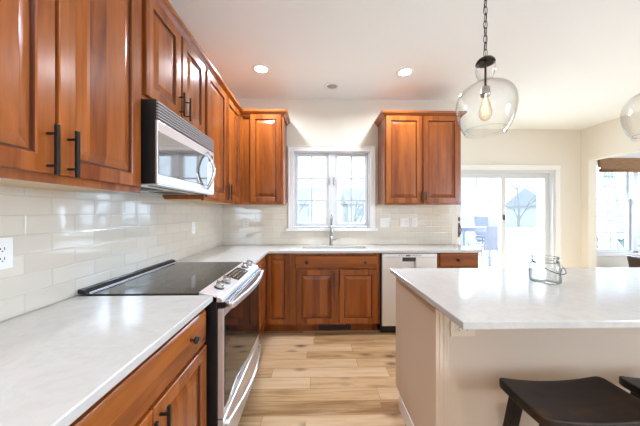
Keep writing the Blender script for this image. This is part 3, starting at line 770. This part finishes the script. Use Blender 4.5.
def stool(loc, label):
    t = thing('saddle_stool', label, 'stool', loc, 0, 'saddle stools at the island')
    hw, hd, n, mm = .224, .112, 24, 10; vs = []; H = .60
    def top(x, y): return H+.022*(x/hw)**2-.004*(1-(y/hd)**2)
    fs = []; r = .03
    def corner(u, v):   # rounded rectangle mapping
        x = u*hw; y = v*hd
        ax, ay = abs(x)-(hw-r), abs(y)-(hd-r)
        if ax > 0 and ay > 0:
            L = max(ax, ay); q = math.hypot(ax, ay)
            if q > 0: ax, ay = ax*L/q, ay*L/q
            x = math.copysign(hw-r+ax, x); y = math.copysign(hd-r+ay, y)
        return x, y
    for lay in range(2):
        for i in range(n+1):
            for j in range(mm+1):
                x, y = corner(-1+2*i/n, -1+2*j/mm); z = top(x, y)
                vs.append((x, y, z if lay == 0 else z-.034))
    S = (n+1)*(mm+1); idx = lambda l, i, j: l*S+i*(mm+1)+j
    for i in range(n):
        for j in range(mm):
            fs.append((idx(0,i,j), idx(0,i+1,j), idx(0,i+1,j+1), idx(0,i,j+1))); fs.append((idx(1,i,j), idx(1,i,j+1), idx(1,i+1,j+1), idx(1,i+1,j)))
    for i in range(n):
        fs.append((idx(0,i,0), idx(1,i,0), idx(1,i+1,0), idx(0,i+1,0))); fs.append((idx(0,i,mm), idx(0,i+1,mm), idx(1,i+1,mm), idx(1,i,mm)))
    for j in range(mm):
        fs.append((idx(0,0,j), idx(0,0,j+1), idx(1,0,j+1), idx(1,0,j))); fs.append((idx(0,n,j), idx(1,n,j), idx(1,n,j+1), idx(0,n,j+1)))
    st = MB().add(vs, fs, 0, True).build('seat', M_esp, t, bevel=.006, seg=3)
    for p in st.data.polygons: p.use_smooth = True
    def leg_at(sx, sy, z):
        k = (H-.02-z)/(H-.02); return (sx*(.165+.055*k), sy*(.068+.075*k))
    for sx in (-1, 1):
        for sy in (-1, 1):
            (x1, y1), (x0, y0) = leg_at(sx, sy, H-.02), leg_at(sx, sy, 0); a = .017
            MB().hexa([(x0-a, y0-a, 0), (x0+a, y0-a, 0), (x0+a, y0+a, 0), (x0-a, y0+a, 0), (x1-a-.004, y1-a, H-.022), (x1+a+.004, y1-a, H-.022), (x1+a+.004, y1+a, H-.022), (x1-a-.004, y1+a, H-.022)]).build('leg', M_esp, t, bevel=.003)
    for z, pairs in ((.20, ((-1, -1, 1, -1), (-1, 1, 1, 1))), (.30, ((-1, -1, -1, 1), (1, -1, 1, 1)))):
        for a in pairs:
            p0 = leg_at(a[0], a[1], z); p1 = leg_at(a[2], a[3], z)
            MB().tube([(*p0, z), (*p1, z)], .012, 10).build('stretcher', M_esp, t)
    for sy in (-1, 1):
        p0 = leg_at(-1, sy, .53); p1 = leg_at(1, sy, .53); MB().box(p0[0], p1[0], p0[1]-.009, p0[1]+.009, .515, .563).build('apron', M_esp, t)
    return t
stool((.990, .950, 0), 'dark brown saddle stool at the island, the one shown almost whole')
stool((1.505, .950, 0), 'dark brown saddle stool cut off by the right edge of the picture')

# ---------------------------------------------------------------- glass jar on the island
t = thing('glass_jar', 'clear squat glass jar with wire bail handle standing on the island', 'jar', (1.322, 1.435, CT)); t.scale = (.86, .86, 1)
prof = [(0, .004), (.074, .004), (.083, .012), (.085, .03), (.085, .095), (.080, .110), (.070, .118), (.068, .122), (.072, .126), (.072, .131), (.068, .135), (.071, .141), (.071, .147), (.067, .149)]
inner = [(r-.004 if r > .01 else 0, z+(.004 if z < .02 else 0)) for r, z in prof[::-1]]
jb = MB().lathe(prof, (0, 0, -.003), 40).build('body', thin_glass('jar_glass', (.985, .99, .985), (.12, .14, .13), 1, .62), t)
jb_r = MB().tube([(.071*math.cos(a), .071*math.sin(a), .145) for a in [2*PI*k/40 for k in range(40)]], .003, 8, closed=True).build('rim', bpy.data.materials['jar_glass'], t)
em = MB()
for k in range(20):
    a = 2*PI*k/20; 
em.tube([(.028*math.cos(a)-.02, -.0858+.002*abs(math.cos(a)), .058+.028*math.sin(a)) for a in [2*PI*k/20 for k in range(20)]], .0018, 6, closed=True)
em.build('embossed_medallion', bpy.data.materials['jar_glass'], jb)
mb = MB(); mb.tube([(.0745*math.cos(a), .0745*math.sin(a), .119) for a in [2*PI*k/32 for k in range(32)]], .0016, 6, closed=True)
mb.tube([(.076*math.cos(.2)*math.cos(a)+.03*math.sin(a), -.02*math.cos(a)*0-.098*math.sin(a)*.95, .118-.055*math.sin(a)) for a in [PI*k/20 for k in range(21)]], .0025, 6)
mb.lathe([(0, -.006), (.006, -.004), (.006, .004), (0, .006)], (.077, 0, .118), 10, axis='x'); mb.lathe([(0, -.006), (.006, -.004), (.006, .004), (0, .006)], (-.077, 0, .118), 10, axis='x')
mb.build('wire_handle', plain('dark_wire', (.06, .055, .05), .35, metal=.8), t, label='dark wire bail handle')

# ---------------------------------------------------------------- pendants
def pendant(loc, label):
    t = thing('pendant_lamp', label, 'lamp', (loc[0], loc[1], loc[2]), 0, 'clear glass pendants over the island')   # loc = ceiling point
    MB().lathe([(0, 0), (.062, 0), (.062, -.012), (.045, -.024), (.010, -.030), (0, -.030)], seg=28).build('canopy', M_bronze, t)
    ch = MB(); n = 14; top = -.030; bot = -.577; pitch = (top-bot)/n
    for k in range(n):
        cz = top-pitch*(k+.5); hh = pitch*.5+.004; ww = .0095; pts = []
        for j in range(20):
            a = 2*PI*j/20; c, s = math.cos(a), math.sin(a)
            u = ww*math.copysign(abs(c)**.8, c); v = (hh-.001)*math.copysign(abs(s)**.7, s)
            pts.append((u, 0, cz+v) if k % 2 else (0, u, cz+v))
        ch.tube(pts, .0021, 6, closed=True)
    ch.tube([(.003, .002, top)]+[(.003*math.cos(k), .003*math.sin(k), top+(bot-top)*k/30) for k in range(1, 30)]+[(0, 0, bot)], .0018, 6)
    ch.build('chain', M_bronze, t)
    cp = MB().lathe([(0, 0), (.006, 0), (.010, -.008), (.036, -.018), (.045, -.030), (.048, -.040), (.046, -.042), (.040, -.032), (0, -.022)], (0, 0, -.572), 28).build('cap', M_bronze, t)
    MB().tube([(0, 0, -.590), (0, 0, -.742)], .0058, 10).build('stem', M_bronze, t)
    MB().lathe([(0, 0), (.014, -.002), (.021, -.008), (.0215, -.030), (.024, -.032), (.024, -.050), (.020, -.058), (0, -.058)], (0, 0, -.737), 24).build('socket', M_nickel, t, label='grey metal lamp socket')
    so = [(.040, -.588), (.047, -.606), (.049, -.628), (.044, -.652), (.034, -.674), (.033, -.684), (.045, -.695), (.080, -.710), (.112, -.732), (.134, -.765), (.144, -.808), (.143, -.852), (.134, -.895), (.119, -.935), (.103, -.965), (.098, -.978)]
    # smooth the outline
    P = []
    for i in range(len(so)-1):
        p0 = so[max(i-1, 0)]; p1 = so[i]; p2 = so[i+1]; p3 = so[min(i+2, len(so)-1)]
        for q in range(4):
            u = q/4; P.append(tuple(.5*(2*p1[d]+(p2[d]-p0[d])*u+(2*p0[d]-5*p1[d]+4*p2[d]-p3[d])*u*u+(3*p1[d]-p0[d]-3*p2[d]+p3[d])*u**3) for d in (0, 1)))
    P.append(so[-1])
    inn = [(r-.003, z) for r, z in P[::-1]]
    MB().lathe(P, seg=56).build('glass_shade', M_shade, t, (0, 0, -.022))
    MB().tube([(.098*math.cos(a), .098*math.sin(a), -.978) for a in [2*PI*k/48 for k in range(48)]], .0026, 8, closed=True).build('shade_rim', M_shade, t)
    b = MB().lathe([(.013, -.772), (.014, -.785), (.018, -.800), (.027, -.830), (.032, -.855), (.031, -.875), (.022, -.895), (.010, -.904), (0, -.906)], seg=24)
    bo = b.build('bulb', thin_glass('amber_bulb_glass', (.98, .93, .82), (.55, .42, .25), .9, .4) if 'amber_bulb_glass' not in bpy.data.materials else bpy.data.materials['amber_bulb_glass'], t); bo.location = (0, 0, -.022)
    fl = MB()
    for k in range(4):
        a = PI/4+k*PI/2; fl.tube([(.005*math.cos(a), .005*math.sin(a), -.785), (.013*math.cos(a), .013*math.sin(a), -.872)], .0009, 5)
    fl.tube([(0, 0, -.775), (0, 0, -.86)], .002, 6)
    fl.build('filament', FIL, bo)
    return t
FIL = plain('filament_wire', (.9, .6, .3), .5, emit=(1, .62, .28), estr=3)
pendant((.938, 1.38, CZ-.001), 'clear glass pendant on a dark chain, the one shown whole over the island')
pendant((1.975, 1.42, CZ-.001), 'clear glass pendant cut off by the right edge of the picture')

# ---------------------------------------------------------------- ceiling fixtures
def downlight(loc, label, power):
    t = thing('recessed_light', label, 'ceiling light', loc, 0, 'recessed ceiling lights')
    MB().lathe([(.058, -.001), (.060, -.006), (.082, -.006), (.086, 0)], seg=36).build('trim_ring', M_white, t)
    MB().lathe([(0, -.003), (.058, -.003)], seg=36, smooth=False).build('lens', plain('lit_lens', (1, 1, 1), .5, emit=(1, .96, .9), estr=9), t, normals=False)
    l = bpy.data.lights.new('bulb', 'AREA'); l.shape = 'DISK'; l.size = .11; l.energy = power; l.color = (.90, .93, 1); l.spread = math.radians(156)
    o = bpy.data.objects.new('bulb', l); o.location = (0, 0, -.012); o.parent = t; COL.objects.link(o)
    return t
downlight((-.533, 2.553, CZ), 'lit recessed ceiling light on the left, near the cabinets', 7)
downlight((.921, 2.576, CZ), 'lit recessed ceiling light on the right of the unlit fixture', 7)
downlight((-.1, -.3, CZ), 'added fill light above the viewer, built as a recessed ceiling light out of view', 10)  # unseen downlight added to brighten the near end of the kitchen
t = thing('recessed_light', 'small unlit recessed ceiling fixture between the two lit lights', 'ceiling light', (.198, 2.878, CZ), 0, 'recessed ceiling lights')
MB().lathe([(.056, -.001), (.058, -.009), (.082, -.008), (.092, 0)], seg=36).build('trim_ring', M_white, t)
MB().lathe([(0, -.016), (.034, -.013), (.056, -.003)], seg=30).build('eyeball', plain('grey_reflector', (.38, .36, .33), .4), t)

# ---------------------------------------------------------------- armchair in the next room
t = thing('leather_armchair', 'dark brown leather armchair with nailhead trim seen through the right opening', 'armchair', (6.10, 4.16, 0), 0); t.scale = (1, 1, .87)
mb = MB(); mb.box(-.40, .40, -.36, .34, .16, .30); mb.build('frame', M_leather, t, bevel=.02, seg=3)
for sx in (-1, 1):
    a = MB(); x0, x1 = sorted((sx*.42, sx*.30)); a.box(x0, x1, -.37, .30, .16, .56); a.lathe([(0, -.38), (.062, -.375), (.066, -.36), (.066, .29), (0, .30)], (sx*.36, 0, .575), 20, axis='y')
    ao = a.build('arm', M_leather, t, bevel=.008)
    nh = MB()
    for k in range(12):
        an = 2*PI*k/12; nh.lathe([(0, -.004), (.006, 0)], (sx*.36+.052*math.cos(an), -.379, .575+.052*math.sin(an)), 8, axis='y')
    nh.build('nailhead', M_brass, ao)
MB().box(-.29, .29, -.39, .22, .30, .44).build('seat_cushion', M_leather, t, bevel=.04, seg=3)
MB().hexa([(-.36, .20, .16), (.36, .20, .16), (.36, .36, .16), (-.36, .36, .16), (-.33, .30, .62), (.33, .30, .62), (.33, .46, .62), (-.33, .46, .62)]).build('backrest', M_leather, t, bevel=.04, seg=3)
for sx in (-1, 1):
    for y in (-.33, .29): MB().lathe([(0, 0), (.014, 0), (.024, .16), (0, .16)], (sx*.36, y, 0), 12).build('leg', M_esp, t)

# ---------------------------------------------------------------- outdoors
M_deck = plain('pale_deck_boards', (.40, .40, .41), .8, vary=.3, bscale=6)
M_grass = plain('winter_grass', (.45, .48, .42), .95, vary=.5, bscale=3)
M_bark = plain('grey_bark', (.36, .35, .35), .9, vary=.4, bscale=10)
M_sling = plain('blue_grey_sling', (.10, .105, .14), .6, vary=.2)
M_patio = plain('grey_patio_metal', (.13, .14, .18), .4, metal=.3)
M_rail = plain('white_railing', (.80, .81, .82), .4)
struct('ground_lawn', MB().box(-60, 70, 5.5, 110, -.72, -.62), M_grass)
struct('ground_near', MB().box(-60, 70, -20, 5.5, -.78, -.62001), M_grass)
bd = MB(); y = 4.45
while y < 7.2: bd.box(1.2, 8.6, y, y+.135, -.06, -.03); y += .142
struct('deck', bd, M_deck)
t = thing('deck_railing', 'white deck railing with square balusters beyond the sliding door', 'railing', (0, 7.0, -.03))
rl = MB(); rl.box(1.2, 8.5, -.045, .045, .90, .935); rl.box(1.2, 8.5, -.02, .02, .84, .90); rl.build('top_rail', M_rail, t, bevel=.004)
MB().box(1.2, 8.5, -.02, .02, .09, .14).build('bottom_rail', M_rail, t)
for px_ in (1.25, 3.05, 4.87, 6.65, 8.45): MB().box(px_-.045, px_+.045, -.044, .044, 0, .899).build('post', M_rail, t)
proto = None
x = 1.40
while x < 8.4:
    if min(abs(x-p_) for p_ in (1.25, 3.05, 4.87, 6.65, 8.45)) > .07:
        if proto is None: o = proto = MB().box(-.016, .016, -.016, .016, .14, .84).build('baluster', M_rail, t)
        else: o = proto.copy(); COL.objects.link(o); o.parent = t
        o.location = (x, 0, 0)
    x += .125
# bar-height patio table and chairs
t = thing('patio_table', 'grey bar-height patio table standing on the deck', 'table', (3.98, 6.12, -.03))
MB().box(-.55, .45, -.22, .22, .97, 1.0).build('tabletop', M_patio, t, bevel=.005)
MB().box(-.50, .40, -.19, .19, .90, .969).build('apron', M_patio, t)
for sx in (-.49, .37):
    for sy in (-.17, .17): MB().box(sx-.0, sx+.05, sy-.025, sy+.025, 0, .90).build('leg', M_patio, t)
def patio_chair(loc, rz, label, hz=1.06, sz=.64):
    t = thing('patio_chair', label, 'chair', loc, rz, 'sling patio chairs on the deck')
    MB().box(-.21, .21, -.20, .22, sz-.02, sz).build('seat', M_sling, t, bevel=.006)
    MB().hexa([(-.21, .20, sz-.10), (.21, .20, sz-.10), (.21, .22, sz-.10), (-.21, .22, sz-.10), (-.21, .27, hz), (.21, .27, hz), (.21, .29, hz), (-.21, .29, hz)]).build('backrest', M_sling, t, bevel=.005)
    for sx in (-1, 1):
        for sy in (-1, 1): MB().tube([(sx*.19, sy*.19, sz-.02), (sx*.215, sy*.23, 0)], .012, 8).build('leg', M_patio, t)
        MB().tube([(sx*.21, -.20, sz-.02), (sx*.225, -.19, sz+.2), (sx*.225, .23, sz+.21)], .012, 8).build('arm', M_patio, t)
    for z in (.22, .36):
        MB().tube([(-.205, .21, z), (.205, .21, z)], .009, 8).build('stretcher', M_patio, t); MB().tube([(-.205, -.21, z), (.205, -.21, z)], .009, 8).build('stretcher', M_patio, t)
    return t
patio_chair((3.74, 5.60, -.03), PI+.25, 'blue-grey sling chair with its back turned, right of the patio table')
patio_chair((4.58, 6.60, -.03), PI*0+.1, 'blue-grey sling chair on the far side of the patio table', 1.25, .66)
patio_chair((3.10, 6.1, -.03), -PI/2-.2+PI, 'blue-grey sling chair left of the patio table')

def bare_tree(loc, h, label, seed, spread=.55):
    rnd = random.Random(seed); mb = MB()
    def br(p, d, L, r, lev):
        q = [p]; n = 4; dd = d.copy()
        for k in range(n):
            dd = (dd+Vector((rnd.uniform(-1, 1), rnd.uniform(-1, 1), rnd.uniform(-.3, .5)))*.12).normalized(); q.append(q[-1]+dd*L/n)
        mb.tube(q, [r*(1-.13*k) for k in range(n+1)], 5 if lev else 8, caps=False)
        if lev < 4:
            for k in range(3 if lev else 5):
                s = q[rnd.randint(2, n)] if lev else q[rnd.randint(1, n)]
                a = rnd.uniform(0, 2*PI); nd = (dd*.9+Vector((math.cos(a), math.sin(a), .25))*spread*1.3).normalized()
                br(s, nd, L*rnd.uniform(.5, .72), r*.5, lev+1)
    br(Vector((0, 0, 0)), Vector((0, 0, 1)), h*.5, h*.016, 0)
    o = mb.build('bare_tree', M_bark, None, loc, normals=False)
    tag(o, label, 'tree', 'leafless trees in the yard'); return o
bare_tree((8.0, 12.5, -.63), 7, 'tall leafless tree seen through the left panel of the sliding door', 14)
bare_tree((22, 27, -.63), 9, 'distant leafless tree seen through the right panel of the sliding door', 5)
bare_tree((2.6, 16, -.63), 5.5, 'leafless tree low in the right half of the kitchen window', 8)
bare_tree((-1.6, 22, -.63), 6, 'leafless tree in the left half of the kitchen window', 11)
def evergreen(loc, h, label, seed):
    rnd = random.Random(seed); t = thing('evergreen_tree', label, 'tree', loc)
    MB().tube([(0, 0, 0), (0, 0, h*.3)], .09).build('trunk', M_bark, t)
    mb = MB(); n = 11
    for k in range(n):
        z = h*(.10+.88*k/n); R = h*.26*(1-k/n)+.08; vs = [(0, 0, z+h*.14)]; c = 22
        for j in range(c): a = 2*PI*j/c; rr = R*(1 if j % 2 else .68)*rnd.uniform(.85, 1.1); vs.append((rr*math.cos(a), rr*math.sin(a), z-rr*.22))
        mb.add(vs, [(0, 1+j, 1+(j+1) % c) for j in range(c)]+[tuple(range(c, 0, -1))])
    mb.build('foliage', plain('blue_green_needles', (.30, .36, .33), .9, vary=.5, bscale=12), t, normals=False)
evergreen((10.4, 8.8, -.63), 3.6, 'small evergreen tree beyond the dining room window', 4)
def house(loc, w_, d_, h_, label, seed, wall=(.62, .61, .62)):
    t = thing('neighbor_house', label, 'house', loc, 0, 'neighbouring houses beyond the yard')
    MB().box(-w_/2, w_/2, -d_/2, d_/2, 0, h_).build('wall', plain('siding_%d' % seed, wall, .8, bump=.2, bscale=10), t)
    rf = MB(); rh = d_*.32; e = .4
    rf.add([(-w_/2-e, -d_/2-e, h_-.1), (w_/2+e, -d_/2-e, h_-.1), (w_/2+e, d_/2+e, h_-.1), (-w_/2-e, d_/2+e, h_-.1), (-w_/2-e, 0, h_+rh), (w_/2+e, 0, h_+rh)],
           [(0, 1, 5, 4), (2, 3, 4, 5), (0, 4, 3), (1, 2, 5), (3, 2, 1, 0)])
    rf.build('roof', plain('roof_%d' % seed, (.46, .46, .48), .9, vary=.3), t)
    for i in range(3):
        x = -w_/3+i*w_/3
        f = MB().box(x-.55, x+.55, -d_/2-.05, -d_/2-.001, h_*.42, h_*.42+1.3).build('window', M_rail, t)
        MB().box(x-.47, x+.47, -d_/2-.06, -d_/2-.051, h_*.42+.08, h_*.42+1.22).build('pane', plain('house_pane', (.40, .42, .45), .1) if 'house_pane' not in bpy.data.materials else bpy.data.materials['house_pane'], f)
house((-4.5, 38, -.63), 12, 8, 3.2, 'pale house behind the trees in the left half of the kitchen window', 1)
house((10.5, 42, -.63), 11, 8, 3.4, 'pale house in the right half of the kitchen window', 2, (.66, .64, .60))
house((34.5, 36, -.63), 8, 8, 3.0, 'grey house with a low roof beyond the deck railing', 3)
